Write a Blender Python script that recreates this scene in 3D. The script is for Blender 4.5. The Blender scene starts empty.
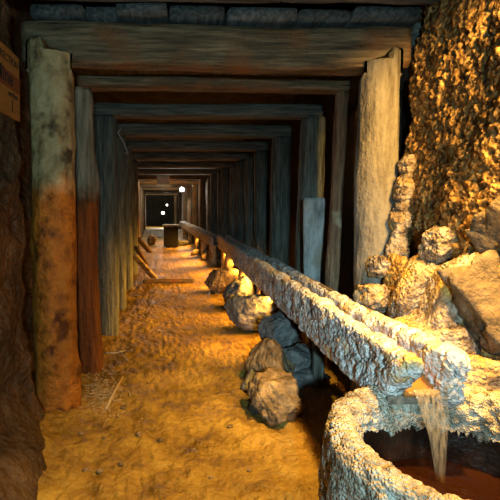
import bpy, bmesh, math, random
from mathutils import Vector, Matrix, Euler, noise
R = math.radians
C = bpy.context.scene.collection
V = Vector

# ------------------------------------------------------------------ camera
F, A, B = 420.0, R(1.8), R(3.0)
CAM = V((0, 0, 1.18))
fwd = V((math.sin(A)*math.cos(B), math.cos(A)*math.cos(B), -math.sin(B)))
rgt = V((math.cos(A), -math.sin(A), 0))
upv = rgt.cross(fwd)
PX, PY = 191.2, 230.0          # principal point
cam_d = bpy.data.cameras.new('camera')
cam = bpy.data.objects.new('camera', cam_d); C.objects.link(cam)
cam.matrix_world = Matrix((( rgt.x, upv.x, -fwd.x, CAM.x), (rgt.y, upv.y, -fwd.y, CAM.y),
                           (rgt.z, upv.z, -fwd.z, CAM.z), (0, 0, 0, 1)))
cam_d.sensor_width = 36; cam_d.lens = 36*F/500
cam_d.shift_x = (250-PX)/500; cam_d.shift_y = (PY-250)/500
cam_d.clip_start = 0.02; cam_d.clip_end = 200
bpy.context.scene.camera = cam

def ray(px, py):
    return (fwd + rgt*((px-PX)/F) - upv*((py-PY)/F))
def P(px, py, Y):              # world point seen at that pixel, at distance Y down the tunnel
    d = ray(px, py); return CAM + d*(Y/d.y)
def G(px, py, z=0.0):          # the same on a level plane
    d = ray(px, py); return CAM + d*((z-CAM.z)/d.z)

def sstep(a, b, x):
    t = max(0.0, min(1.0, (x-a)/(b-a))); return t*t*(3-2*t)
def bend(Y):                   # the heading drifts left further in
    return -0.058*max(0.0, Y-5.8)*sstep(5, 9, Y)
def fbm(p, s, o=4):
    return noise.fractal(V(p)*s, 0.9, 2.1, o, noise_basis='PERLIN_ORIGINAL')
def lump(p, s):
    d = noise.voronoi(V(p)*s)[0][0]
    return math.sqrt(max(0.0, 1-min(1.0, d/0.8)**2))

# --------------------------------------------------------------- materials
MATS = {}
def mat(name, cols, scale=(6, 6, 6), detail=6, rough=(0.7, 0.95), bump=0.4, bscale=30, spec=0.3,
        vor=0, contrast=(0.3, 0.7), patch=None, rand=0.0, dist=0.02, low_tint=None):
    """cols: ramp colours over stretched noise; patch=(colour, scale, lo, hi) second mineral"""
    m = bpy.data.materials.new(name); m.use_nodes = True
    nt = m.node_tree; N = nt.nodes; L = nt.links
    bs = N['Principled BSDF']; bs.inputs['Specular IOR Level'].default_value = spec
    tc = N.new('ShaderNodeTexCoord'); mp = N.new('ShaderNodeMapping'); mp.inputs['Scale'].default_value = scale
    oi = N.new('ShaderNodeObjectInfo')
    ad = N.new('ShaderNodeVectorMath'); ad.operation = 'MULTIPLY_ADD'
    L.new(oi.outputs['Random'], ad.inputs[0]); ad.inputs[1].default_value = (17, 31, 23)
    L.new(tc.outputs['Object'], ad.inputs[2])
    L.new(ad.outputs[0], mp.inputs['Vector'])
    n1 = N.new('ShaderNodeTexNoise'); n1.inputs['Detail'].default_value = detail; n1.inputs['Scale'].default_value = 1
    n1.inputs['Roughness'].default_value = 0.65
    L.new(mp.outputs[0], n1.inputs['Vector'])
    rp = N.new('ShaderNodeValToRGB'); el = rp.color_ramp.elements
    lo, hi = contrast
    for i, c in enumerate(cols):
        pos = lo + (hi-lo)*i/(len(cols)-1)
        e = el[i] if i < 2 else el.new(pos)
        e.position = pos; e.color = (*c, 1)
    L.new(n1.outputs['Fac'], rp.inputs[0])
    col = rp.outputs['Color']
    if patch:
        n2 = N.new('ShaderNodeTexNoise'); n2.inputs['Scale'].default_value = patch[1]; n2.inputs['Detail'].default_value = 5
        L.new(ad.outputs[0], n2.inputs['Vector'])
        mr = N.new('ShaderNodeMapRange'); mr.inputs['From Min'].default_value = patch[2]; mr.inputs['From Max'].default_value = patch[3]
        L.new(n2.outputs['Fac'], mr.inputs['Value'])
        mx = N.new('ShaderNodeMixRGB'); L.new(mr.outputs[0], mx.inputs['Fac'])
        L.new(col, mx.inputs['Color1']); mx.inputs['Color2'].default_value = (*patch[0], 1)
        col = mx.outputs['Color']
    if low_tint:      # wood tinted redder below a set height, with a ragged edge
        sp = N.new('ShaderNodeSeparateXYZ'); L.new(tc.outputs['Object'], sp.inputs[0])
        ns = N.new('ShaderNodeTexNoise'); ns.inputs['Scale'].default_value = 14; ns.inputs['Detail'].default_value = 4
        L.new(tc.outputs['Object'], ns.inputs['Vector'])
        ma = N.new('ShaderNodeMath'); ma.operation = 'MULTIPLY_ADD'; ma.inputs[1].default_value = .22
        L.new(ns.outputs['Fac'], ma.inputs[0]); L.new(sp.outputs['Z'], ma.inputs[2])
        ms = N.new('ShaderNodeMapRange'); ms.inputs['From Min'].default_value = low_tint[0]+.17; ms.inputs['From Max'].default_value = low_tint[0]+.04
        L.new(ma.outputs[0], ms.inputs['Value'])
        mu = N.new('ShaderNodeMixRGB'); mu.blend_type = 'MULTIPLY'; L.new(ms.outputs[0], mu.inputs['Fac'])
        L.new(col, mu.inputs['Color1']); mu.inputs['Color2'].default_value = (*low_tint[1], 1); col = mu.outputs['Color']
    if rand:
        hv = N.new('ShaderNodeHueSaturation')
        mr = N.new('ShaderNodeMapRange'); L.new(oi.outputs['Random'], mr.inputs['Value'])
        mr.inputs['To Min'].default_value = 1-rand; mr.inputs['To Max'].default_value = 1+rand
        L.new(mr.outputs[0], hv.inputs['Value']); L.new(col, hv.inputs['Color']); col = hv.outputs['Color']
    L.new(col, bs.inputs['Base Color'])
    rr = N.new('ShaderNodeMapRange'); L.new(n1.outputs['Fac'], rr.inputs['Value'])
    rr.inputs['From Min'].default_value = .3; rr.inputs['From Max'].default_value = .7
    rr.inputs['To Min'].default_value = rough[0]; rr.inputs['To Max'].default_value = rough[1]
    L.new(rr.outputs[0], bs.inputs['Roughness'])
    nb = N.new('ShaderNodeTexNoise'); nb.inputs['Scale'].default_value = bscale; nb.inputs['Detail'].default_value = 5
    L.new(ad.outputs[0], nb.inputs['Vector'])
    h = N.new('ShaderNodeMath'); h.operation = 'ADD'
    L.new(nb.outputs['Fac'], h.inputs[0]); L.new(n1.outputs['Fac'], h.inputs[1])
    if vor:
        vo = N.new('ShaderNodeTexVoronoi'); vo.inputs['Scale'].default_value = vor
        L.new(ad.outputs[0], vo.inputs['Vector'])
        h2 = N.new('ShaderNodeMath'); h2.operation = 'SUBTRACT'
        L.new(h.outputs[0], h2.inputs[0]); L.new(vo.outputs['Distance'], h2.inputs[1]); h = h2
    bp = N.new('ShaderNodeBump'); bp.inputs['Strength'].default_value = bump; bp.inputs['Distance'].default_value = dist
    L.new(h.outputs[0], bp.inputs['Height']); L.new(bp.outputs[0], bs.inputs['Normal'])
    MATS[name] = m
    return m

TIM = dict(scale=(42, 42, 3.2), detail=10, bscale=26, bump=0.9, rough=(.55, .9), dist=.02, contrast=(.29, .71))
mat('pale_log', [(.07, .042, .016), (.27, .19, .09), (.40, .30, .16), (.46, .36, .21)], scale=(13, 13, 11), detail=10, bump=.8, bscale=30,
    rough=(.55, .85), patch=((.10, .055, .022), 8, .56, .68), contrast=(.28, .66))
mat('two_tone_log', [(.07, .042, .014), (.30, .20, .08), (.45, .32, .14), (.52, .39, .19)], scale=(13, 13, 11), detail=10, bump=.8, bscale=30,
    rough=(.5, .8), patch=((.10, .055, .022), 8, .56, .68), contrast=(.28, .66), low_tint=(1.35, (.86, .45, .10)))  # this and the next turn redder below a set height
mat('two_tone_bark', [(.08, .06, .03), (.26, .21, .13), (.44, .38, .26)], low_tint=(1.35, (.62, .24, .06)), **TIM)
mat('bleached_log', [(.06, .045, .03), (.155, .128, .09), (.225, .195, .145), (.27, .235, .18)], scale=(26, 26, 5), detail=10, bump=.7, bscale=30,
    rough=(.55, .85), contrast=(.28, .66))
mat('red_log', [(.04, .02, .01), (.20, .10, .05), (.34, .22, .12)], patch=((.40, .32, .2), 5, .58, .7), rand=.1, **TIM)
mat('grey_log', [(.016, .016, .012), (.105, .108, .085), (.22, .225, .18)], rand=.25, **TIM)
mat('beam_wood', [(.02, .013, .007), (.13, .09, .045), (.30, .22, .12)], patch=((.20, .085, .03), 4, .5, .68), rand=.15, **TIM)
mat('dark_board', [(.008, .005, .003), (.03, .018, .011), (.05, .034, .02)], rand=.3, **TIM)
mat('teal_board', [(.025, .025, .021), (.11, .11, .098), (.22, .22, .2)], rand=.25, **TIM)
mat('limed_wood', [(.14, .135, .125), (.36, .35, .33), (.54, .53, .51)], scale=(14, 14, 4), bump=.6, bscale=35, patch=((.3, .26, .2), 6, .58, .7))
mat('trough_wood', [(.05, .04, .03), (.18, .13, .09), (.30, .23, .17)], scale=(25, 2, 25), bump=.5, bscale=25)
mat('mud', [(.085, .044, .006), (.24, .14, .016), (.38, .25, .035)], scale=(5, 5, 5), detail=12, rough=(.35, .85), bump=.9, bscale=24, spec=.5,
    patch=((.48, .30, .06), 1.3, .5, .7), dist=.035)
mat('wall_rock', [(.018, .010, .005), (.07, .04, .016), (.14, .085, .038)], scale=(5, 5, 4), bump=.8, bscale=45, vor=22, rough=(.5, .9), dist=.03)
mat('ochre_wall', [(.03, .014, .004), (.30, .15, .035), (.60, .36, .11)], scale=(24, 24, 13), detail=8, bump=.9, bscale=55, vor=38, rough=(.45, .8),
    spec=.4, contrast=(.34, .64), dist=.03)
mat('cool_rock', [(.015, .015, .015), (.045, .045, .043), (.09, .09, .085)], scale=(7, 7, 7), bump=.8, bscale=30)
mat('dark_rock', [(.018, .014, .011), (.05, .04, .03), (.08, .065, .05)], scale=(4, 4, 4), bump=.8, bscale=25)
mat('grey_stone', [(.06, .06, .057), (.155, .155, .145), (.28, .275, .26)], scale=(9, 9, 9), bump=1.0, bscale=22, dist=.035, rough=(.5, .85), rand=.1)
mat('tan_stone', [(.06, .04, .02), (.22, .15, .075), (.40, .29, .16)], scale=(14, 14, 14), bump=1.0, bscale=26, dist=.035, rough=(.55, .9), rand=.08)
mat('slab_stone', [(.035, .025, .014), (.115, .08, .047), (.21, .155, .10)], scale=(6, 6, 9), detail=9, bump=.9, bscale=30, rough=(.5, .85), dist=.03)
mat('white_crust', [(.16, .13, .10), (.48, .45, .41), (.68, .66, .62)], scale=(18, 18, 18), bump=.8, bscale=75, vor=70, rough=(.45, .8),
    patch=((.62, .38, .12), 7, .57, .70), contrast=(.3, .62), dist=.012)
mat('tan_crust', [(.06, .035, .018), (.26, .19, .125), (.46, .38, .28)], scale=(18, 18, 18), bump=.9, bscale=70, vor=60, rough=(.45, .8),
    patch=((.60, .34, .07), 6, .54, .68), contrast=(.32, .62), dist=.015)
mat('ochre_crust', [(.12, .05, .01), (.38, .20, .04), (.55, .34, .1)], scale=(20, 20, 20), bump=.9, bscale=60, vor=50, rough=(.4, .7), dist=.015)
mat('rim_crust', [(.14, .10, .06), (.42, .36, .26), (.60, .55, .45)], scale=(16, 16, 16), bump=.9, bscale=90, vor=110, rough=(.5, .85), contrast=(.32, .62), dist=.012)
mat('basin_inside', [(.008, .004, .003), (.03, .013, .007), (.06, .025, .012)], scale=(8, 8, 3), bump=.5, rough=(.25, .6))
mat('black_rubber', [(.012, .012, .012), (.02, .02, .02)], bump=.1)
mat('sign_wood', [(.22, .09, .015), (.31, .14, .025), (.37, .18, .04)], scale=(3, 10, 30), bump=.15, rough=(.5, .7))
mat('sign_band', [(.18, .05, .012), (.23, .07, .017)], scale=(3, 10, 30), bump=.1)
mat('sign_ink', [(.02, .015, .012), (.035, .025, .02)], bump=.05)
mat('grey_plate', [(.62, .68, .70), (.74, .79, .8)], bump=.05, rough=(.4, .6))
mat('wire', [(.25, .27, .27), (.45, .47, .47)], bump=.1, rough=(.3, .5), spec=.6)
mat('straw', [(.42, .30, .14), (.62, .48, .26)], scale=(20, 20, 20), bump=.3)
mat('metal_sheet', [(.10, .07, .05), (.22, .16, .11)], bump=.2, rough=(.4, .7))
mat('box_dark', [(.006, .006, .006), (.014, .014, .014)], bump=.2)
mat('box_grey', [(.28, .3, .3), (.42, .43, .42)], bump=.2)

def emit(name, col, s):
    m = bpy.data.materials.new(name); m.use_nodes = True
    b = m.node_tree.nodes['Principled BSDF']
    b.inputs['Emission Color'].default_value = (*col, 1); b.inputs['Emission Strength'].default_value = s
    MATS[name] = m
emit('lamp_glass', (1, .96, .9), 14)
emit('amber_glass', (1, .55, .12), 10)

def water(name, col, rough, alpha_mix, bscale=14, bstr=.25):
    m = bpy.data.materials.new(name); m.use_nodes = True
    nt = m.node_tree; N = nt.nodes; L = nt.links
    b = N['Principled BSDF']; b.inputs['Base Color'].default_value = (*col, 1)
    b.inputs['Roughness'].default_value = rough; b.inputs['IOR'].default_value = 1.33
    b.inputs['Transmission Weight'].default_value = alpha_mix
    tc = N.new('ShaderNodeTexCoord'); n = N.new('ShaderNodeTexNoise'); n.inputs['Scale'].default_value = bscale
    L.new(tc.outputs['Object'], n.inputs['Vector'])
    bp = N.new('ShaderNodeBump'); bp.inputs['Strength'].default_value = bstr; bp.inputs['Distance'].default_value = .02
    L.new(n.outputs['Fac'], bp.inputs['Height']); L.new(bp.outputs[0], b.inputs['Normal'])
    MATS[name] = m
water('rust_water', (.42, .17, .04), .08, .15, 16, .3)
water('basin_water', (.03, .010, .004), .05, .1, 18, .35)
def veil(name):
    m = bpy.data.materials.new(name); m.use_nodes = True
    nt = m.node_tree; N = nt.nodes; L = nt.links
    b = N['Principled BSDF']; b.inputs['Base Color'].default_value = (.55, .43, .26, 1)
    b.inputs['Roughness'].default_value = .12; b.inputs['IOR'].default_value = 1.33
    tc = N.new('ShaderNodeTexCoord'); mp = N.new('ShaderNodeMapping'); mp.inputs['Scale'].default_value = (110, 110, 5)
    n = N.new('ShaderNodeTexNoise'); n.inputs['Scale'].default_value = 1; n.inputs['Detail'].default_value = 3
    L.new(tc.outputs['Object'], mp.inputs[0]); L.new(mp.outputs[0], n.inputs['Vector'])
    mr = N.new('ShaderNodeMapRange'); mr.inputs['From Min'].default_value = .35; mr.inputs['From Max'].default_value = .7
    mr.inputs['To Min'].default_value = .02; mr.inputs['To Max'].default_value = .42
    L.new(n.outputs['Fac'], mr.inputs['Value']); L.new(mr.outputs[0], b.inputs['Alpha'])
    MATS[name] = m
veil('falling_water')

# ----------------------------------------------------------------- helpers
def link(name, me, m, parent=None):
    o = bpy.data.objects.new(name, me); C.objects.link(o)
    if m: me.materials.append(MATS[m])
    if parent: o.parent = parent
    return o
def tag(o, label, cat, group=None, kind=None):
    o['label'] = label; o['category'] = cat
    if group: o['group'] = group
    if kind: o['kind'] = kind
    return o
def empty(name, loc, label, cat, group=None, rz=0):
    o = bpy.data.objects.new(name, None); C.objects.link(o); o.location = loc; o.rotation_euler.z = rz
    o.empty_display_size = .1
    return tag(o, label, cat, group)
def struct(o):
    o['kind'] = 'structure'; return o
def smooth(me):
    me.polygons.foreach_set('use_smooth', [True]*len(me.polygons)); me.update()
def mesh(name, vs, fs, sm=True):
    me = bpy.data.meshes.new(name); me.from_pydata([tuple(v) for v in vs], [], fs); me.update()
    bm = bmesh.new(); bm.from_mesh(me); bmesh.ops.recalc_face_normals(bm, faces=bm.faces); bm.to_mesh(me); bm.free()
    if sm: smooth(me)
    return me
def grid(name, rows, wrap=False, caps=False, flip=False, sm=True, recalc=False):
    """rows: list of equal-length point lists"""
    n = len(rows[0]); vs = [p for r in rows for p in r]; fs = []
    for i in range(len(rows)-1):
        for j in range(n if wrap else n-1):
            k = (j+1) % n
            f = (i*n+j, i*n+k, (i+1)*n+k, (i+1)*n+j)
            fs.append(f[::-1] if flip else f)
    if caps:
        for base, r in ((0, rows[0]), ((len(rows)-1)*n, rows[-1])):
            c = sum((V(p) for p in r), V())/n; vs.append(c); ci = len(vs)-1
            for j in range(n):
                k = (j+1) % n
                fs.append((base+k, base+j, ci) if base == 0 else (base+j, base+k, ci))
    me = bpy.data.meshes.new(name); me.from_pydata([tuple(v) for v in vs], [], fs); me.update()
    if caps or recalc:
        bm = bmesh.new(); bm.from_mesh(me); bmesh.ops.recalc_face_normals(bm, faces=bm.faces); bm.to_mesh(me); bm.free()
    if sm: smooth(me)
    return me
def box_me(name, sx, sy, sz, bev=.006, off=(0, 0, 0)):
    bm = bmesh.new(); bmesh.ops.create_cube(bm, size=1)
    for v in bm.verts: v.co = V((v.co.x*sx+off[0], v.co.y*sy+off[1], v.co.z*sz+off[2]))
    if bev: bmesh.ops.bevel(bm, geom=bm.edges[:], offset=bev, segments=2, affect='EDGES')
    me = bpy.data.meshes.new(name); bm.to_mesh(me); bm.free(); return me
def tube_me(name, pts, r, n=8):
    pts = [V(p) for p in pts]; rows = []
    for i, p in enumerate(pts):
        t = (pts[min(i+1, len(pts)-1)]-pts[max(i-1, 0)]).normalized()
        a = t.orthogonal().normalized() if i == 0 else (a - t*a.dot(t)).normalized()
        b = t.cross(a); rr = r[i] if isinstance(r, (list, tuple)) else r
        rows.append([p+(a*math.cos(q)+b*math.sin(q))*rr for q in [2*math.pi*k/n for k in range(n)]])
    return grid(name, rows, wrap=True, caps=True)

def timber(name, p0, p1, w, d, m, seed, square=2.2, taper=1.0, rough=.012, ring=.035, n=32, parent=None, up=None, shape=None, knot=0):
    """a log or hewn baulk from p0 to p1; local Z runs along the grain, w along local X, d along local Y"""
    p0, p1 = V(p0), V(p1); ax = (p1-p0); Ln = ax.length; ax.normalize()
    up = V(up) if up else (V((0, -1, 0)) if abs(ax.y) < .8 else V((0, 0, 1)))
    yl = -(up - ax*up.dot(ax)).normalized(); xl = yl.cross(ax)
    rng = random.Random(seed); off = V((rng.uniform(0, 50), rng.uniform(0, 50), rng.uniform(0, 50)))
    kn = [(rng.uniform(.1, .9)*Ln, rng.uniform(0, 6.28), rng.uniform(.6, 1.2)) for _ in range(knot)]
    k = max(4, int(Ln/ring)); rows = []
    for i in range(k+1):
        z = Ln*i/k; s = 1+(taper-1)*i/k
        bow = V((noise.noise(V((z*.7, 0, 0))+off), noise.noise(V((0, z*.7, 3))+off), 0))*rough*1.3
        e = 1.0
        if i == 0 or i == k: e = .95
        r = []
        for j in range(n):
            q = 2*math.pi*j/n; c, sn = math.cos(q), math.sin(q)
            rad = (abs(c)**square+abs(sn)**square)**(-1/square)
            p = V((c*rad*w/2*s*e, sn*rad*d/2*s*e, z))
            dn = fbm(V((p.x*9, p.y*9, z*1.6))+off, 1, 4)*rough + fbm(V((p.x*40, p.y*40, z*3))+off, 1, 2)*rough*.35
            for kz, kq, ks in kn:
                da = (q-kq+math.pi) % (2*math.pi)-math.pi
                dd = ((z-kz)/.05)**2+(da/.35)**2
                if dd < 6: dn += math.exp(-dd)*.014*ks
            f = 1+dn/(max(w, d)/2)
            p = V((p.x*f, p.y*f, z))+bow
            if shape: p = shape(p, Ln)
            r.append(p)
        rows.append(r)
    o = link(name, grid(name, rows, wrap=True, caps=True), m, parent)
    M = Matrix(((xl.x, yl.x, ax.x, p0.x), (xl.y, yl.y, ax.y, p0.y), (xl.z, yl.z, ax.z, p0.z), (0, 0, 0, 1)))
    o.matrix_world = M
    return o

def rock(name, c, size, rot, m, seed, label, cat='rock', group=None, planes=12, rough=.09, crust=0, cs=14, sub=5, soft=.05, ridge=0, cap=1.35):
    rng = random.Random(seed); off = V((rng.uniform(0, 90), rng.uniform(0, 90), rng.uniform(0, 90)))
    pl = []
    for _ in range(planes):
        nrm = V((rng.gauss(0, 1), rng.gauss(0, 1), rng.gauss(0, 1))).normalized(); pl.append((nrm, rng.uniform(.72, 1.0)))
    for ax in (V((1,0,0)), V((-1,0,0)), V((0,1,0)), V((0,-1,0)), V((0,0,1)), V((0,0,-1))):
        pl.append(((ax+V((rng.gauss(0,.2), rng.gauss(0,.2), rng.gauss(0,.2)))).normalized(), .95))
    bm = bmesh.new(); bmesh.ops.create_icosphere(bm, subdivisions=sub, radius=1)
    sx, sy, sz = size; mean = (sx*sy*sz)**(1/3)
    for v in bm.verts:
        d = v.co.normalized(); ks = [h/max(.05, nn.dot(d)) for nn, h in pl if nn.dot(d) > .05]
        ks.sort(); r = ks[0]
        if len(ks) > 1: r -= soft*.25*math.exp(-(ks[1]-ks[0])/soft)
        r = min(r, cap)
        r *= 1+rough*fbm(d*2.2+off, 1, 5) + rough*.55*fbm(d*7+off, 1, 4)
        if ridge:      # bedding cracks running across the face
            n_ = noise.noise(V((d.z*3.4-d.x*1.2, d.x*.7+d.y*.6, 0))+off)
            r *= 1-ridge*math.exp(-(n_*14)**2)+ridge*.5*n_
        q = V((d.x*r*sx, d.y*r*sy, d.z*r*sz))
        if crust:
            q += d*(crust*(lump(q+off, cs)+.45*lump(q+off*2, cs*2.3)-.5))
        v.co = q
    me = bpy.data.meshes.new(name); bm.to_mesh(me); bm.free(); smooth(me)
    o = link(name, me, m); o.location = c; o.rotation_euler = [R(a) for a in rot]
    return tag(o, label, cat, group)

# ------------------------------------------------------------ the setting
def floor_z(x, y):
    z = .016*fbm((x, y, 0), 1.6, 3)+.009*fbm((x, y, 4), 7, 4)
    z += .018*abs(noise.noise(V((x*8, y*7, 2))))+.006*lump((x, y, 1), 16)*sstep(9, 3, y)
    if y < 12: z += .011*fbm((x, y, 9), 26, 3)*sstep(12, 3, y)
    cx = bend(y)
    z += .16*sstep(-.50, -.95, x-cx)*sstep(2.45, 1.9, y) + .03*sstep(-.35, -.7, x-cx)*sstep(5, 2, y)
    z += .05*sstep(.5, .95, x-cx)
    z -= .012*math.exp(-((x-cx-.02)/.28)**2)
    return z
ys = []; y = .3
while y < 40: ys.append(y); y += max(.012, .011*y*(.9 if y < 6 else 1.6))
ys = [-1.5, -.6, -.1]+ys
rows = []
for y in ys:
    rows.append([V((bend(y)+x, y, floor_z(bend(y)+x, y))) for x in [-1.5+3.4*j/300 for j in range(301)]])
struct(link('floor', grid('floor', rows, flip=True), 'mud'))

# left wall: near rough face, then the recess behind the posts
def left_x(y, z):
    near = -.80 - .03*sstep(1.2, 1.8, z) + .02*math.sin(z*3)*sstep(1.6, 1.3, z)
    far = -1.02
    x = near + (far-near)*sstep(2.16, 2.30, y + .05*noise.noise(V((0, y*2, z*4)))) + bend(y)
    amp = .07-.045*sstep(1.3, 1.55, z)*sstep(2.2, 2.1, y) if y < 3 else .06
    x += amp*fbm((x*0, y, z), 2.2, 5) + .022*lump((0, y, z), 11)*sstep(4, 2, y)
    if z < .35: x += .22*sstep(.35, 0, z)*sstep(2.4, 1.9, y)
    return x
ly = []; y = .5
while y < 38: ly.append(y); y += .016 if y < 2.6 else .03*y
ly = [-1.5, 0]+ly
rows = [[V((left_x(y, z), y, z)) for z in [-.1+2.75*k/170 for k in range(171)]] for y in ly]
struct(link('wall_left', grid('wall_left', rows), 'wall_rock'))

def right_x(y, z):
    if y < 2.5:
        x = 1.25+.13*(z-1.5)+.02
        x += .38*sstep(1.75, .9, y)                       # opens out towards the viewer
        x += .05*sstep(1.3, .9, z)+.05
        x += .045*fbm((y, z, 1), 2.4, 4)
        x -= .016*lump((y*1.0, z*.6, .3), 26)+.018*lump((y, z*.7, 5), 55)+.016*fbm((y*1.5, z, 3), 40, 3)
        return x + .08*sstep(2.38, 2.5, y)
    return 1.42+bend(y)+.05*fbm((y, z, 1), 2, 4)
ry = []; y = .6
while y < 38: ry.append(y); y += .0095 if y < 2.6 else .03*y
ry = [-1.5, 0]+ry
zs = [-.1+2.75*k/260 for k in range(261)]
k_ = [i for i, y in enumerate(ry) if y > 2.55][0]
rowsA = [[V((right_x(y, z), y, z)) for z in zs] for y in ry[:k_]]
rowsB = [[V((right_x(y, z), y, z)) for z in zs[::4]+[zs[-1]]] for y in ry[k_-1:]]
rowsB[0] = [V((right_x(ry[k_], z), ry[k_-1]-.05, z)) for z in zs[::4]+[zs[-1]]]
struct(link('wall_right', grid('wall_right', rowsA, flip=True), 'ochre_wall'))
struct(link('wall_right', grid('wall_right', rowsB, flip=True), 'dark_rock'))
# roof
cy = []; y = 1.0
while y < 38: cy.append(y); y += .03 if y < 3 else .05*y
cy = [-1.5, 0]+cy
rows = [[V((bend(y)+x, y, 2.50+.07*fbm((x, y, 7), 2.2, 4)+.03*lump((x, y, 0), 7))) for x in [-1.6+3.6*j/110 for j in range(111)]] for y in cy]
struct(link('ceiling', grid('ceiling', rows), 'cool_rock'))
rows = [[V((x, 30.0+.1*fbm((x, 0, z), 1.5, 3), z)) for z in [-.2+.15*k for k in range(21)]] for x in [-4.5+.25*j for j in range(26)]]
struct(link('wall_back', grid('wall_back', rows), 'grey_stone'))

# ---------------------------------------------------------- timber frames
ORD = ['nearest', 'second', 'third', 'fourth', 'fifth', 'sixth', 'seventh', 'eighth', 'ninth', 'tenth', 'eleventh', 'twelfth', 'thirteenth', 'fourteenth']
FY = [2.42, 2.98, 3.85, 4.9, 6.1, 7.4, 8.7, 10.3, 12.3, 14.4, 16.6, 19.2, 22.5, 27.0]
def xat(px, Y): return P(px, 208, Y).x
gb, gl, gr = 'cap beams of the timber frames', 'left posts of the timber frames', 'right posts of the timber frames'

# first frame: half-lapped heads
def head(side):
    def f(p, Ln):
        if p.z > 1.985 and p.y > -.045: p = V((p.x, -.045, p.z))
        if p.z > Ln-.10:
            inner = (p.x > -.02) if side == 'l' else (p.x < .03)
            if inner: p = V((p.x, p.y, min(p.z, Ln-.075)))
        return p
    return f
a, b = P(58, 420, 2.42), P(50, 42, 2.42)
tag(timber('timber_post', (a.x, 2.43, -.05), (b.x, 2.43, b.z), .255, .25, 'two_tone_log', 11, square=2.05, taper=.93, rough=.014, n=48, ring=.02, shape=head('l'), knot=5),
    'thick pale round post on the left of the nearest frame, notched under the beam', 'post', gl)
a, b = P(376, 300, 2.42), P(383, 50, 2.42)
d_ = (b-a)/(b.z-a.z); a = a-d_*(a.z+.05)
tag(timber('timber_post', (a.x, 2.43, -.05), (b.x, 2.43, b.z), .25, .24, 'bleached_log', 12, square=2.05, taper=.86, rough=.012, n=48, ring=.02, shape=head('r'), knot=2),
    'smooth pale round post on the right of the nearest frame, beside the ochre wall', 'post', gr)
a, b = P(26, 46, 2.46), P(405, 50, 2.46)
tag(timber('cap_beam', (a.x, 2.475, a.z-.004), (b.x, 2.475, b.z-.004), .228, .17, 'beam_wood', 13, square=6, rough=.012, n=56, ring=.03),
    'massive squared brown cap beam across the top of the nearest frame', 'beam', gb)
a, b = P(405, 46, 2.55), P(436, 48, 2.55)
tag(timber('stub_beam', (a.x+.015, 2.56, a.z), (b.x+.12, 2.56, b.z), .25, .17, 'grey_log', 14, square=7, rough=.01, n=40),
    'short dark timber stub beyond the right end of the nearest beam', 'beam')

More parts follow.
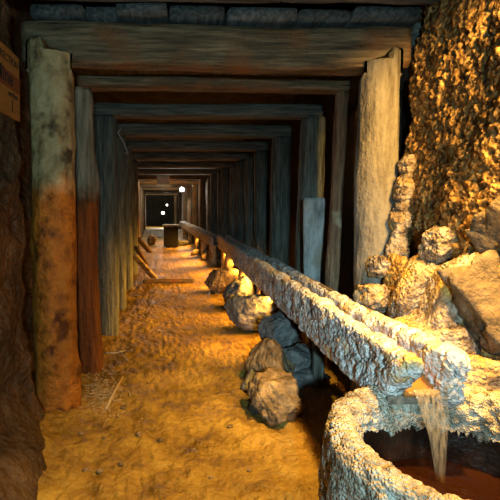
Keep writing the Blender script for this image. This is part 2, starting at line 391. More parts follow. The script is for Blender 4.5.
# left posts: (frame, px left, px right at the top, the same at the base, material)
LP = {1: (72, 95, 77, 101, 'two_tone_bark'), 2: (94, 117, 98, 119, 'grey_log'), 3: (113, 126, 114, 126, 'grey_log')}
RP = {1: (335, 348, 324, 337, 'red_log'), 2: (302, 326, 296, 320, 'grey_log'), 3: (272, 291, 270, 289, 'grey_log'), 4: (254, 268, 254, 268, 'grey_log')}
BH = {1: .095, 2: .125, 3: .15, 4: .135, 5: .14, 6: .13}
lk = {1: 'barked red-brown post with a pale splintered head', 2: 'weathered grey-green post', 3: 'slim grey post with a wire hook'}
rk = {1: 'thin leaning brown pole', 2: 'weathered grey post standing behind the short white plank', 3: 'straight grey post', 4: 'slim dark grey post'}
for i in range(1, len(FY)):
    Y = FY[i]; c = bend(Y); rng = random.Random(i*7)
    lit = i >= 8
    h = BH.get(i, .13); ztop = 2.0
    if i in LP:
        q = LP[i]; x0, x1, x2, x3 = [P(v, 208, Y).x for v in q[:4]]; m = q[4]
        p1x, w1, p0x, w0 = (x0+x1)/2, x1-x0, (x2+x3)/2, x3-x2
    else:
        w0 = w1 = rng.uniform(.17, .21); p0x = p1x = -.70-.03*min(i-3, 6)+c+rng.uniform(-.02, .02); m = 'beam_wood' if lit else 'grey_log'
    lab = (lk.get(i) or ('brown post' if lit else 'dim grey post'))
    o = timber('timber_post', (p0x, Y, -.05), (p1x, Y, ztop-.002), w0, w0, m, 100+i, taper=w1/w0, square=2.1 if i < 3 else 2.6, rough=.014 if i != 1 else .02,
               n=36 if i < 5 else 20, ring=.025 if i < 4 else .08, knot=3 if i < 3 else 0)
    tag(o, f'{lab} on the left of the {ORD[i]} frame' if i != 1 else f'{lab}, left of the second frame', 'post', gl)
    if i in RP:
        q = RP[i]; yb = {1: 286, 2: 285, 3: 268, 4: 250}[i]; Yr = Y
        t0, t1 = P(q[0], 90, Y), P(q[1], 90, Y); b0, b1 = P(q[2], yb, Y), P(q[3], yb, Y); m = q[4]
        w1, w0 = t1.x-t0.x, b1.x-b0.x; tx, bx = (t0.x+t1.x)/2, (b0.x+b1.x)/2
        sl = (tx-bx)/(t0.z-b0.z); p1x = tx+sl*(ztop-t0.z); p0x = bx-sl*b0.z
    else:
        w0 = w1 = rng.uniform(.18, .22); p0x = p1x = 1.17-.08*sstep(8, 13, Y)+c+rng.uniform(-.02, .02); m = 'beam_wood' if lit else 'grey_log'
    lab = rk.get(i) or ('lamplit brown post' if lit else 'shadowy grey post')
    o = timber('timber_post', (p0x, Y, -.03), (p1x, Y, ztop-.002), w0, max(w0*.9, .1), m, 200+i, taper=w1/w0, square=2.4, rough=.012,
               n=32 if i < 5 else 20, ring=.03 if i < 4 else .08)
    tag(o, f'{lab} on the right of the {ORD[i]} frame', 'post', gr)
    x0 = -.74+c if i > 1 else P(80, 86, Y).x; x1 = 1.30+c if i > 1 else P(346, 86, Y).x
    if i > 5: x0 -= .2
    dz = rng.uniform(-.008, .012)
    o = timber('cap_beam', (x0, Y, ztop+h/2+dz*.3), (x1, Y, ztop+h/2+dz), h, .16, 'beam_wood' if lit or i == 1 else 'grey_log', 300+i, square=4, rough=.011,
               n=40 if i < 5 else 20, ring=.03 if i < 4 else .08)
    tag(o, ('narrow squared brown beam' if i == 1 else 'lamplit brown beam' if lit else 'grey-green weathered beam')+f' across the head of the {ORD[i]} frame', 'beam', gb)

# roof lagging on the beams: rough planks running into the tunnel over the first bay
rng = random.Random(5); x = -.92; k = 0
top = 2.235
cuts = [28, 84, 116, 168, 226, 298, 352, 420]
for j in range(len(cuts)-1):
    x0, x1 = P(cuts[j], 20, 2.4).x, P(cuts[j+1], 20, 2.4).x
    cx, w = (x0+x1)/2, x1-x0-.004
    y0 = 2.40+rng.uniform(-.05, .03); th = rng.uniform(.055, .07)
    o = timber('roof_plank', (cx, y0, top+th/2+.004), (cx+rng.uniform(-.02, .02), 3.6, top+th/2+.004), w, th, 'teal_board', 400+j, square=14, rough=.005, n=32, ring=.06, up=(0, 0, -1))
    tag(o, ('leftmost', 'second from left', 'third from left', 'middle', 'third from right', 'second from right', 'rightmost')[j]
        + ' of the roof planks whose cut ends rest on the nearest beam', 'plank', 'roof planks over the nearest beam')
for j, (ya, yb, z0, x0, x1) in enumerate([(2.24, 2.24, 2.255, -.95, .55), (2.24, 2.22, 2.262, .56, 1.45), (2.05, 2.05, 2.30, -.9, 1.5)]):
    o = timber('roof_board', (x0, ya, z0+.03+.02), (x1, yb, z0+.03+.02), .075, .16, 'teal_board', 430+j, square=6, rough=.012, n=36, ring=.05)
    tag(o, ('long grey board lying crosswise at the ends of the roof planks, left half', 'shorter grey board lying crosswise above the right post',
            'overhead cross board at the top edge, closest to the viewer')[j], 'board')
# side lagging behind the right posts: dark upright boards
j = 0
for (Y, off_, zt) in [(2.72, 0, 1.9), (3.3, 0, 1.95), (3.6, .02, 1.9), (4.35, 0, 1.9), (5.5, 0, 1.95), (6.7, 0, 1.9)]:
    o = timber('lagging_board', (1.36+off_, Y, 0), (1.36+off_, Y, zt), .05, .3, 'dark_board', 500+j, square=8, rough=.008, n=28, ring=.08, up=(0, -1, 0))
    tag(o, 'dark upright lagging board behind the right posts, in the gap after the '+('nearest frame', 'second frame', 'second frame, deeper', 'third frame', 'fourth frame', 'fifth frame')[j], 'board', 'dark lagging boards')
    j += 1
# extra close-set posts along the deep right side (they form the grey palisade)
for j, (Y, w) in enumerate([(6.75, .2), (8.05, .22), (9.4, .22), (11.2, .2), (13.3, .2)]):
    tag(timber('side_post', (1.20+bend(Y), Y, 0), (1.20+bend(Y), Y, 1.99), w, .2, 'grey_log', 520+j, square=3, rough=.012, n=20, ring=.08),
        'close-set grey side post between the '+('fifth and sixth', 'sixth and seventh', 'seventh and eighth', 'eighth and ninth', 'ninth and tenth')[j]+' frames', 'post')
# pale encrusted plank
a, b = P(314, 296, 3.42), P(315, 198, 3.42)
tag(timber('plank', (a.x, 3.42, .05), (b.x, 3.42, b.z), .175, .05, 'limed_wood', 540, square=6, rough=.012, n=40, ring=.03),
    'short white limed plank standing upright between the brown pole and the grey post', 'plank')

# ------------------------------------------------------------ water trough
def crust_wall(name, xc, z0, z1, w, y0, y1, m, seed, amp, parent, slant=0.0, zl=0, dens=.0036, prof=84, drift=None):
    """an encrusted side wall: rounded slab swept along the tunnel, coated with nodules"""
    off = V((seed*3.1, seed*1.7, seed)); rows = []; y = y0; yl = []
    while y < y1: yl.append(y); y += max(.0045, dens*y)
    yl.append(y1)
    hh = (z1-z0)/2; zc = (z0+z1)/2
    for y in yl:
        r = []
        for j in range(prof):
            q = 2*math.pi*j/prof; c, s = math.cos(q), math.sin(q); e = 5
            rad = (abs(c)**e+abs(s)**e)**(-1/e)
            p = V((xc+c*rad*w/2, y, zc+s*rad*hh))
            nrm = V((c*hh, 0, s*w/2)).normalized()
            sl = slant*max(0, (z1-p.z)/(z1-z0))*sstep(y0+.5, y0, y)       # broken end, cut back at the bottom
            p.y += sl
            t = amp*(1.0*lump(V((p.x, p.y, p.z*.7))+off, 40)+.6*lump(p+off*2, 80)+1.1*fbm(p+off, 7, 3)-.35)
            if s < -.2: t += amp*.9*abs(noise.noise(V((p.y*28, p.x*10, 0))))*(-s)  # drips along the lower edge
            p += nrm*t
            if drift: p.x += drift(y)
            p.z += zl*(y-y0)
            r.append(p)
        rows.append(r)
    r0 = rows[0]; cc = sum(r0, V())/len(r0); pre = []      # broken, crusted near end
    for k in range(1, 9):
        f = 1-k/9; row = []
        for p in r0:
            q = cc+(p-cc)*f
            q.y -= min(1, k/3)*(.010+amp*1.2*(lump(V((q.x, q.y*.3, q.z))+off, 40)+.5*lump(V((q.x, q.y*.3, q.z))+off*2, 80)-.2))
            row.append(q)
        pre.append(row)
    rows = pre[::-1]+rows
    return link(name, grid(name, rows, wrap=True, caps=True), m, parent)
def board_run(name, x0, x1, z0, z1, y0, y1, m, seed, parent, drift=None):
    rows = []; k = max(2, int((y1-y0)/.12))
    for i in range(k+1):
        y = y0+(y1-y0)*i/k; d = drift(y) if drift else 0
        w = .004*noise.noise(V((y*3, seed, 0)))
        rows.append([V((x0+d+w, y, z0)), V((x1+d+w, y, z0)), V((x1+d-w, y, z1)), V((x0+d-w, y, z1))])
    return link(name, grid(name, rows, wrap=True, caps=True, sm=False), m, parent)

tr = empty('water_trough', (.86, 1.45, .45), 'long wooden water trough thickly crusted with white mineral, near length spilling into the basin', 'trough', 'trough lengths')
tr.matrix_world = Matrix.Identity(4); tr.location = (0, 0, 0)
TY = 7.9
cl = crust_wall('crusted_side', .776, .455, .672, .058, 1.32, 5.6, 'white_crust', 2, .017, tr, slant=.22)
cl['label'] = 'white crusted left side of the trough'
cr = crust_wall('crusted_side', .968, .495, .662, .045, 1.41, 5.6, 'white_crust', 5, .02, tr, slant=.03, drift=lambda y: -.04*sstep(1.5, 2.1, y))
cr['label'] = 'lumpy white crusted right side of the trough'
c3 = crust_wall('worn_side', .790, .455, .655, .055, 5.5, TY, 'limed_wood', 7, .016, tr, dens=.005, prof=36)
c3['label'] = 'worn grey left side board with thinner crust'
c4 = crust_wall('worn_side', .925, .50, .66, .05, 5.5, TY, 'limed_wood', 9, .018, tr, dens=.005, prof=36)
c4['label'] = 'worn grey right side board with thinner crust'
board_run('floor_board', .75, .99, .475, .505, 1.45, TY, 'trough_wood', 1, tr)
# side boards under the crust
board_run('side_board', .775, .803, .506, .655, 1.50, TY, 'trough_wood', 2, tr)
board_run('side_board', .940, .965, .506, .672, 1.48, TY, 'trough_wood', 3, tr)
# water sheet in the channel
rows = []
yy = [1.435+.02*i for i in range(12)]+[1.7+.15*i for i in range(42)]
for y in yy:
    z = .555 - .03*sstep(1.56, 1.44, y)
    rows.append([V((x, y, z+.004*noise.noise(V((x*30, y*20, 0))))) for x in [.808+.135*j/14 for j in range(15)]])
low = [[V((p.x, p.y, .507)) for p in r[::-1]] for r in rows]
o = link('channel_water', grid('channel_water', [u+v for u, v in zip(rows, low)], wrap=True, caps=True), 'rust_water')
tag(o, 'rusty orange water running along the trough channel to its mouth', 'water', kind='stuff')
# far length of the trough
def dr(y): return bend(y) - .04
t2 = empty('water_trough', (0, 0, 0), 'narrow far length of grey wooden trough on wooden stumps, deep in the tunnel', 'trough', 'trough lengths')
for xc, s in ((.79, 21), (.925, 23)):
    crust_wall('worn_side', xc, .47, .64, .05, TY-.15+.2, 17.0, 'limed_wood', s, .02, t2, dens=.006, prof=28, drift=dr)
board_run('floor_board', .75, .965, .455, .482, TY+.05, 17.0, 'trough_wood', 4, t2, drift=dr)
# joint cleat hanging under the near length
a = P(261, 296, 4.0)
tag(timber('wood_peg', (.765, 3.95, .36), (.765, 3.95, .452), .035, .03, 'red_log', 31, square=5, rough=.004, n=16), 'small orange wooden peg hanging under the trough by the rocks', 'peg')

# stumps
gs = 'wooden stumps under the trough'
stumps = [(5.3, .84, .13), (6.5, .80, .13), (7.55, .84, .12), (8.3, .86, .15), (9.6, .86, .15), (11.2, .86, .15), (13.2, .86, .15), (15.6, .86, .15)]
for j, (y, x, w) in enumerate(stumps):
    d = dr(y) if y > TY else 0; zt = .45 if y < TY else .452
    tag(timber('trough_stump', (x+d, y, 0), (x+d, y, zt), w, w*.9, 'tan_post' if False else 'pale_log', 560+j, square=2.8, rough=.01, n=24, ring=.04),
        ORD[j].replace('nearest', 'nearest')+' wooden stump holding up the trough, counted from the viewer', 'stump', gs)
tag(timber('trestle_post', (.90, 2.62, .04), (.90, 2.62, .474), .07, .07, 'grey_log', 580, square=5, rough=.006, n=24), 'grey squared prop under the trough behind the teal stones', 'prop')
tag(timber('trestle_post', (.90, 1.75, .04), (.90, 1.75, .474), .09, .09, 'dark_board', 581, square=5, rough=.006, n=24), 'dark prop under the trough mouth, behind the basin', 'prop')

# -------------------------------------------------------------- the basin
BC = V((.87, 1.19, 0)); BR = .315; RZ = .485
bs = empty('stone_basin', (BC.x, BC.y, 0), 'round stone basin with thick mineral rim catching the trough water', 'basin')
nA, nP = 300, 64
def basin_rows(outer):
    rows = []
    for i in range(nA):
        a = 2*math.pi*i/nA; d = V((math.cos(a), math.sin(a), 0))
        rr = BR*(1+.04*math.sin(2*a+.6)+.03*noise.noise(V((d.x*1.5, d.y*1.5, 3))))
        th = .085+.015*noise.noise(V((d.x*2, d.y*2, 8))); back = max(0, d.y*.8+d.x*.45)
        r = []
        if outer:        # rounded encrusted rim: from the drip line inside, over the crown, down the outside
            prof = []
            for k in range(nP):
                t = k/(nP-1)
                if t < .15: u = t/.15; pr = (-.004, -.10+.07*u)
                elif t < .5: u = (t-.15)/.35*math.pi; pr = (th/2-th/2*math.cos(u), -.03+.045*math.sin(u))
                else: u = (t-.5)/.5; pr = (th+.02*math.sin(u*2.5), -.03-(RZ-.02)*u)
                prof.append((pr, t))
            for (dr_, dz), t in prof:
                q = V((d.x*(rr+dr_), d.y*(rr+dr_), RZ+dz))
                if t < .15: nrm = -d
                elif t < .5:
                    u = (t-.15)/.35*math.pi; nrm = (d*(-math.cos(u))+V((0, 0, math.sin(u)))).normalized()
                else: nrm = d
                am = .016+.012*back
                h = am*(lump(q, 34)+.5*lump(q+V((5, 5, 5)), 70)+.5*fbm(q, 9, 3)-.4)
                if t < .15:
                    h += .012*back*lump(q, 45)
                    if k == 0: pass
                q += nrm*h
                if t < .16:      # uneven drip fringe
                    f = (1-t/.16); q.z -= f*(.045*back*abs(noise.noise(V((a*22, 0, 0))))+.015*abs(noise.noise(V((a*9, 4, 0)))))-f*.05*(1-min(1, back*1.6))
                r.append(q)
        else:
            for k in range(24):
                u = k/23; q = V((d.x*(rr+.012-.02*u), d.y*(rr+.012-.02*u), RZ-.02-.40*u))
                q += d*(.006*fbm(q, 12, 3)); r.append(q)
        rows.append(r)
    rows.append([p.copy() for p in rows[0]])
    return rows
rim = link('mineral_rim', grid('mineral_rim', basin_rows(True), recalc=True), 'rim_crust', bs); rim['label'] = 'yellowish white mineral rim'
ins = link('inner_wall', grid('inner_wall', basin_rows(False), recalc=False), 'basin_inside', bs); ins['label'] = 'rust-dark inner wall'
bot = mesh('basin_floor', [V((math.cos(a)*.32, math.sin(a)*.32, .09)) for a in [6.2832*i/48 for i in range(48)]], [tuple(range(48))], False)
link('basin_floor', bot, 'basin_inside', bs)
# hanging nodules on the back of the rim
rng = random.Random(77)
for i in range(46):
    a = R(rng.uniform(-15, 118)); d = V((math.cos(a), math.sin(a), 0)); rr = BR*(1+.04*math.sin(2*a+.6))-.006
    L_ = rng.uniform(.02, .055); r0 = rng.uniform(.006, .012)
    zt = RZ-.09+rng.uniform(-.01, .05)
    p = d*rr+V((0, 0, zt))
    me = tube_me('drip_nodule', [p, p-V((0, 0, L_*.35)), p-V((0, 0, L_*.7)), p-V((0, 0, L_))], [r0, r0*1.25, r0*1.15, r0*.4], 8)
    link('drip_nodule', me, 'rim_crust', bs)
# water in basin
rows = [[V((BC.x+math.cos(a)*r, BC.y+math.sin(a)*r, .245+.003*math.sin(60*math.hypot(math.cos(a)*r-.08, math.sin(a)*r-.17))*math.exp(-6*math.hypot(math.cos(a)*r-.08, math.sin(a)*r-.17))))
         for a in [6.28319*i/96 for i in range(96)]] for r in [.001+.305*k/50 for k in range(51)]]
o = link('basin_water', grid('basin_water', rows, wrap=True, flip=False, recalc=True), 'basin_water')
tag(o, 'dark reddish water standing in the round basin', 'water', kind='stuff')
# falling stream: several twisting strands
rows = []
for i in range(41):
    t = i/40; z = .535-.295*t; yv = 1.437-.075*math.sqrt(t)
    w = (.050*(1-t)**1.3+.014); xc = .894+.004*t; th = .008+.004*t
    r = []
    for j in range(28):
        q = 6.28319*j/28
        wob = 1+.18*noise.noise(V((math.cos(q)*2, math.sin(q)*2, z*9)))
        r.append(V((xc+math.cos(q)*w*wob, yv+math.sin(q)*th*wob, z)))
    rows.append(r)
o = link('water_stream', grid('water_stream', rows, wrap=True, caps=True), 'falling_water')
tag(o, 'stream of water falling from the trough mouth into the basin', 'water', kind='stuff')

# ------------------------------------------------------ rocks by the path
def base_rock(pxc, pyb, wpx, hpx, m, seed, label, dY=.14, Y=None, z0=0, rot=(0, 0, 0), **k):
    g = P(pxc, pyb, Y) if Y else G(pxc, pyb, z0)
    s = g.y/F; rx, rz = wpx*s/2, hpx*s/2*.92
    ry_ = k.pop('ry', rx*.9)
    c = V((g.x, g.y+ry_*.8, g.z+rz*.86))
    return rock('rock', c, (rx*1.12, ry_*1.12, rz*1.16), rot, m, seed, label, 'rock', 'rocks along the trough', **k)
base_rock(281, 426, 52, 46, 'tan_stone', 3, 'rough tan rock nearest the basin at the front of the row', rough=.10, crust=.012, cs=30, rot=(0, 0, 20))
base_rock(272, 392, 44, 52, 'tan_stone', 14, 'tan rock with a dark left side behind the front one', rot=(0, 8, 40), ry=.15)
base_rock(299, 378, 32, 36, 'grey_stone', 25, 'blue-grey slab stone right of the tan rock, under the trough', Y=2.72, ry=.10, rot=(0, 20, -10), planes=9)
base_rock(281, 347, 42, 29, 'grey_stone', 8, 'smooth blue-grey stone topping the pile beside the trough', Y=3.0, rot=(10, -8, 30), planes=9)
base_rock(259, 336, 52, 37, 'grey_stone', 41, 'broad grey rock with a pale flat front beside the path', rot=(0, 10, 30), ry=.2, planes=11)
base_rock(243, 312, 44, 32, 'grey_stone', 47, 'grey rock with a bright amber top, third along the path', rot=(0, 0, 60), ry=.2)
base_rock(222, 295, 32, 27, 'tan_stone', 52, 'small dark-fronted rock, farthest of the row along the path', rot=(0, 0, 10))
base_rock(291, 343, 34, 22, 'tan_stone', 56, 'amber-lit rounded rock tucked under the trough behind the blue-grey stone', Y=3.35, ry=.14)
base_rock(257, 416, 14, 17, 'dark_rock', 61, 'small black stone at the left foot of the front rock', sub=4)
base_rock(254, 392, 18, 22, 'grey_stone', 63, 'small dark stone wedged left of the tan rock', sub=4, rot=(0, 30, 0))
base_rock(309, 392, 40, 18, 'grey_stone', 66, 'low flat grey stone in the shadow under the trough', Y=2.6, sub=4, ry=.12)
base_rock(209, 262, 14, 9, 'tan_stone', 69, 'small stone beside the trough stumps', sub=3)
base_rock(197, 256, 12, 7, 'tan_stone', 71, 'low stone between the farther trough stumps', sub=3)
base_rock(181, 246, 14, 6, 'grey_stone', 73, 'dark stone at the far end of the row of stumps', sub=3)

# --------------------------------------------------- boulders on the right
def wall_rock(px, py, Y, hw, hh, m, seed, label, rot=(0, 0, 0), ry=None, **k):
    c = P(px, py, Y); s = Y/F; rx, rz = hw*s, hh*s
    return rock('boulder', c, (rx*1.1, (ry or (rx+rz)/2)*1.1, rz*1.1), rot, m, seed, label, 'boulder', 'boulders heaped against the right wall', **k)
wall_rock(442, 243, 1.96, 16, 16, 'tan_crust', 81, 'blocky crusted boulder on top of the heap, under the ochre wall', crust=.007, cs=44, planes=7, rough=.12)
wall_rock(416, 286, 1.99, 13, 38, 'tan_crust', 82, 'tall pale crusted boulder left of centre in the heap', rot=(0, 30, 0), crust=.009, cs=44, planes=8, rough=.14, ry=.10)
wall_rock(445, 302, 1.80, 16, 54, 'tan_crust', 83, 'long leaning crusted boulder beside the grey slab', rot=(0, 24, 0), crust=.009, cs=44, planes=8, rough=.14, ry=.11)
wall_rock(381, 268, 2.24, 9, 10, 'tan_crust', 84, 'knobby pale nodule against the right post', crust=.012, cs=44)
wall_rock(396, 282, 2.18, 8, 24, 'ochre_crust', 85, 'bright ochre crusted lump between the post and the pale boulder', crust=.012, cs=44, rough=.14)
wall_rock(374, 298, 2.14, 14, 12, 'tan_crust', 86, 'low pale crusted boulder at the foot of the right post', crust=.012, cs=44)
wall_rock(525, 325, 1.66, 52, 64, 'slab_stone', 87, 'big ridged tan slab leaning at the right edge', rot=(-18, -34, 10), ry=.13, planes=6, rough=.07, soft=.012, ridge=.13, cap=1.8)
wall_rock(520, 246, 1.70, 36, 42, 'slab_stone', 98, 'brown slab higher up the right wall above the big slab', rot=(-10, -36, 10), ry=.10, planes=7, rough=.08, soft=.012, ridge=.12, cap=1.8)
wall_rock(446, 352, 1.78, 40, 28, 'tan_crust', 89, 'low crusted boulder sloping to the trough mouth', rot=(0, 35, 0), crust=.010, cs=40, ry=.14, planes=9)
wall_rock(490, 388, 1.60, 50, 26, 'tan_crust', 90, 'flat crusted boulder behind the basin rim', rot=(0, 8, 0), crust=.012, cs=44, ry=.10)
wall_rock(407, 322, 2.05, 12, 10, 'grey_stone', 91, 'small bluish stone wedged behind the trough', sub=4)
wall_rock(428, 328, 1.95, 16, 9, 'dark_rock', 92, 'dark stone in the gap behind the trough', sub=4)
wall_rock(365, 300, 2.2, 10, 8, 'grey_stone', 93, 'bluish pebble stone at the base of the right post', sub=4)
wall_rock(455, 246, 1.90, 6, 7, 'ochre_crust', 94, 'small yellow nodule right of the blocky boulder', sub=4, crust=.01, cs=30)
# crusted pillar beside the post
pts = [P(409, 155, 2.31), P(406, 175, 2.30), P(402, 200, 2.29), P(400, 225, 2.28), P(397, 250, 2.26), P(396, 275, 2.24)]
rows = []
for i in range(121):
    t = i/120*(len(pts)-1); k = min(int(t), len(pts)-2); p = pts[k].lerp(pts[k+1], t-k)
    rr = (.026+.009*math.sin(i*.21)+.012*t/5)*(min(1, i/10)*.6+.4)
    row = []
    for j in range(40):
        q = 6.28319*j/40; d = V((math.cos(q), math.sin(q), 0)); s_ = p+d*rr
        row.append(s_+d*(.022*(lump(s_, 32)+.5*lump(s_*1.0+V((3, 3, 3)), 60)-.4)))
    rows.append(row)
tag(link('mineral_column', grid('mineral_column', rows, wrap=True, caps=True), 'tan_crust'), 'knobby mineral column running down the wall beside the right post', 'mineral')

# ------------------------------------------------------------------- signs
sx = -.845
e0 = P(19, 58, 2.1); s0 = 2.1
def on_wall(px, py, X):       # point on the vertical plane x = X
    d = ray(px, py); return CAM+d*((X-CAM.x)/d.x)
SX = -.79
c1, c2 = on_wall(19, 58, SX), on_wall(19, 121, SX)
yr, zt, zb = c1.y, c1.z, c2.z
Wd, Hd = .52, zt-zb
sg = empty('wooden_sign', (SX-.008, yr-Wd/2, (zt+zb)/2), 'orange wooden sign with dark lettering on the left rock wall', 'sign')
link('board', box_me('board', .016, Wd, Hd, .003), 'sign_wood', sg)
bn = link('painted_band', box_me('painted_band', .002, Wd-.004, Hd*.25, 0, (.0088, 0, .01)), 'sign_band', sg); bn['label'] = 'red-brown painted band'
def text(name, s, size, y, z, parent, m, rot, x, bold=0):
    cu = bpy.data.curves.new(name, 'FONT'); cu.body = s; cu.size = size; cu.extrude = .0006; cu.offset = bold
    cu.align_x = 'RIGHT'; cu.align_y = 'CENTER'
    tmp = bpy.data.objects.new('t', cu); C.objects.link(tmp); bpy.context.view_layer.update()
    me = bpy.data.meshes.new_from_object(tmp.evaluated_get(bpy.context.evaluated_depsgraph_get()))
    bpy.data.objects.remove(tmp)
    o = link(name, me, m, parent); o.location = (x, y, z); o.rotation_euler = rot
    return o
rt = (R(90), 0, R(90))
text('lettering', 'DIRECTION', .05, Wd/2-.02, Hd*.33, sg, 'sign_ink', rt, .0096, .0005)
text('lettering', 'Mine', .10, Wd/2-.09, Hd*.06, sg, 'sign_ink', rt, .0108, .002)
text('lettering', 'section', .04, Wd/2-.03, -Hd*.16, sg, 'sign_ink', rt, .0096, .0005)
text('lettering', 'I', .085, Wd/2-.09, -Hd*.34, sg, 'sign_ink', rt, .0096, .0008)
# small grey plate under the ninth beam
pl_ = P(163, 180, 12.1); hw, hh = 6.2*12.1/F, 4.4*12.1/F
pg = empty('number_plate', (pl_.x, 12.17, pl_.z), 'small pale grey plate fixed to a deep cap beam', 'sign')
link('plate', box_me('plate', hw*2, .02, hh*2, .004), 'grey_plate', pg)
# corrugated edge sheet
rows = []
a, b = -.86+bend(10.9), 1.05+bend(10.9)
for k in range(2):
    rows.append([V((a+(b-a)*j/160, 10.75+.5*k, 2.12+.025*math.sin(j*.9))) for j in range(161)])
low = [[p-V((0, 0, .004)) for p in r[::-1]] for r in rows]
tag(link('corrugated_sheet', grid('corrugated_sheet', [u+v for u, v in zip(rows, low)], wrap=True, caps=True), 'metal_sheet'),
    'rusty corrugated sheet laid over the frames deep in the tunnel', 'roof sheet')

# ------------------------------------------------------------------- lamps
def lamp(px, py, Y, size, label, power, col=(1, .93, .82)):
    p = P(px, py, Y)
    t = empty('bulkhead_lamp', p, label, 'lamp', 'white lamps in the deep tunnel')
    link('housing', box_me('housing', size*1.4, .05, size*1.2, .01, (0, .045, 0)), 'box_dark', t)
    bm = bmesh.new(); bmesh.ops.create_uvsphere(bm, u_segments=16, v_segments=10, radius=size/2)
    me = bpy.data.meshes.new('glass_globe'); bm.to_mesh(me); bm.free(); smooth(me)
    link('glass_globe', me, 'lamp_glass', t)
    ld = bpy.data.lights.new('lamp_light', 'POINT'); ld.energy = power; ld.color = col; ld.shadow_soft_size = .06
    lo = bpy.data.objects.new('lamp_light', ld); C.objects.link(lo); lo.location = p+V((0, -.12, 0))
lamp(182, 189.5, 15.9, .16, 'bright white lamp at the head of a right post, under a deep beam', 90)
lamp(163, 213, 25.5, .16, 'small round white lamp farthest down the tunnel', 160)
lamp(167, 205, 23.8, .09, 'dim white lamp just above the farthest one', 40)
# far equipment
a = P(172, 236, 15.2)
o = empty('dark_cabinet', (P(171, 240, 12.7).x, 12.75, 0), 'dark box standing at the far end of the trough', 'box')
link('body', box_me('body', .44, .42, .62, .02, (0, 0, .32)), 'box_dark', o); link('lid', box_me('lid', .5, .47, .05, .01, (0, 0, .655)), 'box_grey', o)
o = empty('pale_crate', (P(157, 236, 17).x, 17, 0), 'pale flat crate left of the dark box', 'crate')
link('body', box_me('body', .5, .5, .3, .02, (0, 0, .15)), 'box_grey', o); link('lid', box_me('lid', .56, .55, .05, .01, (0, 0, .325)), 'grey_plate', o)
o = rock('rubble_sack', (P(152, 239, 13.3).x, 13.3, .15), (.17, .15, .19), (0, 0, 0), 'tan_stone', 97, 'tan lump like a sack beside the far crate', 'sack', sub=4)

# leaning planks by the left posts
for j, (a, b, w) in enumerate([((134, 255, 6.25), (154, 279, 6.8), .12), ((138, 238, 8.1), (150, 252, 8.5), .12), ((136, 247, 6.95), (146, 264, 7.2), .1)]):
    pa, pb = P(*a), P(*b); pb.z = max(pb.z, .05)
    tag(timber('plank', pa, pb, w, .04, 'pale_log' if j == 0 else 'beam_wood', 600+j, square=7, rough=.004, n=24, up=(0, 0, -1)),
        ('pale plank leaning from the left posts to the path, nearest of three', 'brown plank leaning against the left posts, farthest of three', 'short dark plank leaning between the other two')[j], 'plank', 'planks leaning on the left')
tag(timber('threshold_board', (-.55, 6.55, .03), (.25, 6.6, .03), .06, .05, 'beam_wood', 610, square=6, rough=.005, n=24), 'thin dark board lying across the path', 'board')

# wire hooks
hk = [P(121, 128, 4.6), P(118, 133, 4.6), P(121, 138, 4.6), P(124, 143, 4.6), P(125.5, 148, 4.6), P(128, 152, 4.6), P(126.5, 155, 4.6), P(125, 152, 4.6)]
tag(link('wire_hook', tube_me('wire_hook', hk, .008), 'wire'), 'bent grey wire hanging from the head of a left post', 'wire')
# cable on the mud bank
cp = []
for px, py in [(4, 499), (12, 486), (20, 474), (28, 460), (35, 447), (39, 436), (38, 428), (34, 422)]:
    g = G(px, py, .06); cp.append(V((g.x, g.y, floor_z(g.x, g.y)+.004)))
# refine along the ground
cp2 = []
for i in range(len(cp)-1):
    for k in range(6):
        p = cp[i].lerp(cp[i+1], k/6); cp2.append(V((p.x, p.y, floor_z(p.x, p.y)+.006)))
tag(link('cable', tube_me('cable', cp2, .006), 'black_rubber'), 'thin black cable lying on the mud at the lower left', 'cable')
# wood chips and straw on the path
rng = random.Random(9)
def stick(p, q, r, label, m='straw', group=None):
    a, b = G(*p), G(*q); a.z = floor_z(a.x, a.y)+r*.8; b.z = floor_z(b.x, b.y)+r*1.2
    mid = (a+b)/2; mid.z = floor_z(mid.x, mid.y)+r
    tag(link('stick', tube_me('stick', [a, mid, b], [r, r*.9, r*.5], 7), m), label, 'stick', group)
stick((106, 411), (123, 378), .010, 'pale splintered stick lying on the path by the second left post')
stick((106, 357), (126, 352), .006, 'thin pale twig on the wet mud beyond the stick', 'wire')
stick((118, 352), (128, 362), .004, 'short pale twig crossing the thin one', 'wire')
bm = bmesh.new()
for i in range(260):
    px, py = rng.gauss(103, 11), rng.gauss(396, 11)
    g = G(px, py); z = floor_z(g.x, g.y)+.004; a = rng.uniform(0, 3.14); L_ = rng.uniform(.01, .05)
    d = V((math.cos(a), math.sin(a), rng.uniform(-.1, .25)))*L_; w = V((-math.sin(a), math.cos(a), 0))*rng.uniform(.001, .003)
    c = V((g.x, g.y, z)); up = V((0, 0, .002))
    q = [c-w, c+w, c+w+d, c-w+d]; vs = [bm.verts.new(v) for v in q]+[bm.verts.new(v+up) for v in q]
    for f in ((0,1,2,3), (7,6,5,4), (0,4,5,1), (1,5,6,2), (2,6,7,3), (3,7,4,0)): bm.faces.new([vs[k] for k in f])
me = bpy.data.meshes.new('straw_litter'); bm.to_mesh(me); bm.free()
tag(link('straw_litter', me, 'straw'), 'scattered straw and wood chips on the mud beside the left posts', 'straw', kind='stuff')
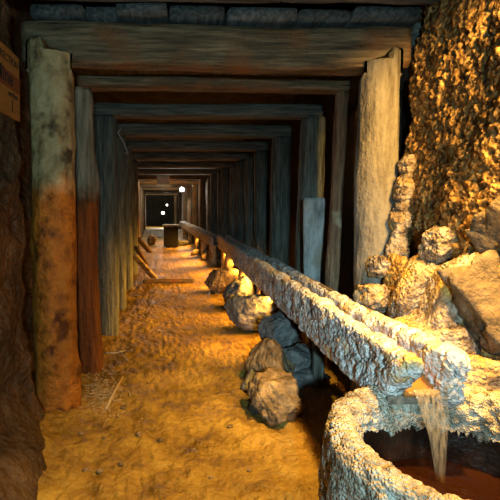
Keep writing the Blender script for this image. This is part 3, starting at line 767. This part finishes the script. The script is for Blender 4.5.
for i in range(30):
    px, py = rng.uniform(40, 300), rng.uniform(300, 495)
    g = G(px, py)
    if g.x < -.5 or g.x > .42: continue
    s = rng.uniform(.005, .014)
    bm = bmesh.new(); bmesh.ops.create_icosphere(bm, subdivisions=2, radius=1)
    for v in bm.verts: v.co = V((v.co.x*s*1.3, v.co.y*s, v.co.z*s*.7))*(1+.25*noise.noise(v.co*1.7+V((i*3, 0, 0))))
    me = bpy.data.meshes.new('pebble'); bm.to_mesh(me); bm.free(); smooth(me)
    o = link('pebble', me, 'tan_stone'); o.location = (g.x, g.y, floor_z(g.x, g.y)+s*.35)
    tag(o, 'small loose pebble lying on the muddy path', 'pebble', 'pebbles on the path')

# ------------------------------------------------------------------ lights
def aim(o, tgt):
    o.rotation_euler = (V(tgt)-o.location).to_track_quat('-Z', 'Y').to_euler()
def light(name, kind, loc, power, col, tgt=None, **k):
    d = bpy.data.lights.new(name, kind); d.energy = power; d.color = col
    for a, v in k.items(): setattr(d, a, v)
    o = bpy.data.objects.new(name, d); C.objects.link(o); o.location = loc
    if tgt: aim(o, tgt)
    return o
AMB = (1, .44, .05); GOLD = (1, .57, .13); COOL = (.50, .86, 1.0)
# cool light behind the viewer, plus a narrow fill added for the trough
light('cool_trough_fill', 'SPOT', (.14, -.7, 1.3), 250, COOL, (.80, 2.6, .6), spot_size=R(34), spot_blend=1, shadow_soft_size=.05)
light('cool_floodlight', 'SPOT', (.12, -.7, 1.3), 125, COOL, (.25, 3, 1.3), spot_size=R(95), spot_blend=.6, shadow_soft_size=.05)
# amber strips under the trough
for j, (y, e) in enumerate([(3.9, 20), (5.0, 24), (6.1, 26), (7.3, 26), (8.9, 24), (10.6, 24), (12.4, 22), (14.2, 20)]):
    d = dr(y) if y > TY else 0
    light('amber_strip', 'AREA', (.885+d, y, .365), e, AMB, (.1+d, y, -.05), shape='RECTANGLE', size=1.0, size_y=.03, spread=R(105))
# hooded golden lamp high above the basin, amber spot added for left posts, wall lights
light('golden_lamp', 'SPOT', (1.0, 1.35, 2.32), 440, GOLD, (.6, 1.6, 0), spot_size=R(68), spot_blend=.8, shadow_soft_size=.05)
light('amber_post_fill', 'SPOT', (.9, .6, 2.3), 85, (1, .38, .04), (-.1, 2.2, 0), spot_size=R(59), spot_blend=.06, shadow_soft_size=.05)
light('wall_light', 'SPOT', (1.30, .78, 1.9), 250, GOLD, (1.36, 1.75, 1.25), spot_size=R(84), spot_blend=.7, shadow_soft_size=.04)
light('wall_light', 'SPOT', (1.28, 1.2, 2.12), 120, GOLD, (1.43, 1.75, 1.6), spot_size=R(100), spot_blend=.5, shadow_soft_size=.03)  # second spot, added to brighten the right wall
# warm lamps over the deep frames
light('deep_lamp', 'POINT', (-.1+bend(12.9), 12.9, 1.93), 70, (1, .62, .3), shadow_soft_size=.05)
light('deep_lamp', 'POINT', (.1+bend(17.5), 17.8, 1.8), 60, (1, .8, .6), shadow_soft_size=.05)

w = bpy.data.worlds.new('world'); bpy.context.scene.world = w; w.use_nodes = True
w.node_tree.nodes['Background'].inputs[0].default_value = (.004, .005, .006, 1)
vs_ = bpy.context.scene.view_settings
vs_.view_transform = 'Standard'; vs_.look = 'None'; vs_.gamma = 1; vs_.exposure = 0; vs_.use_curve_mapping = False
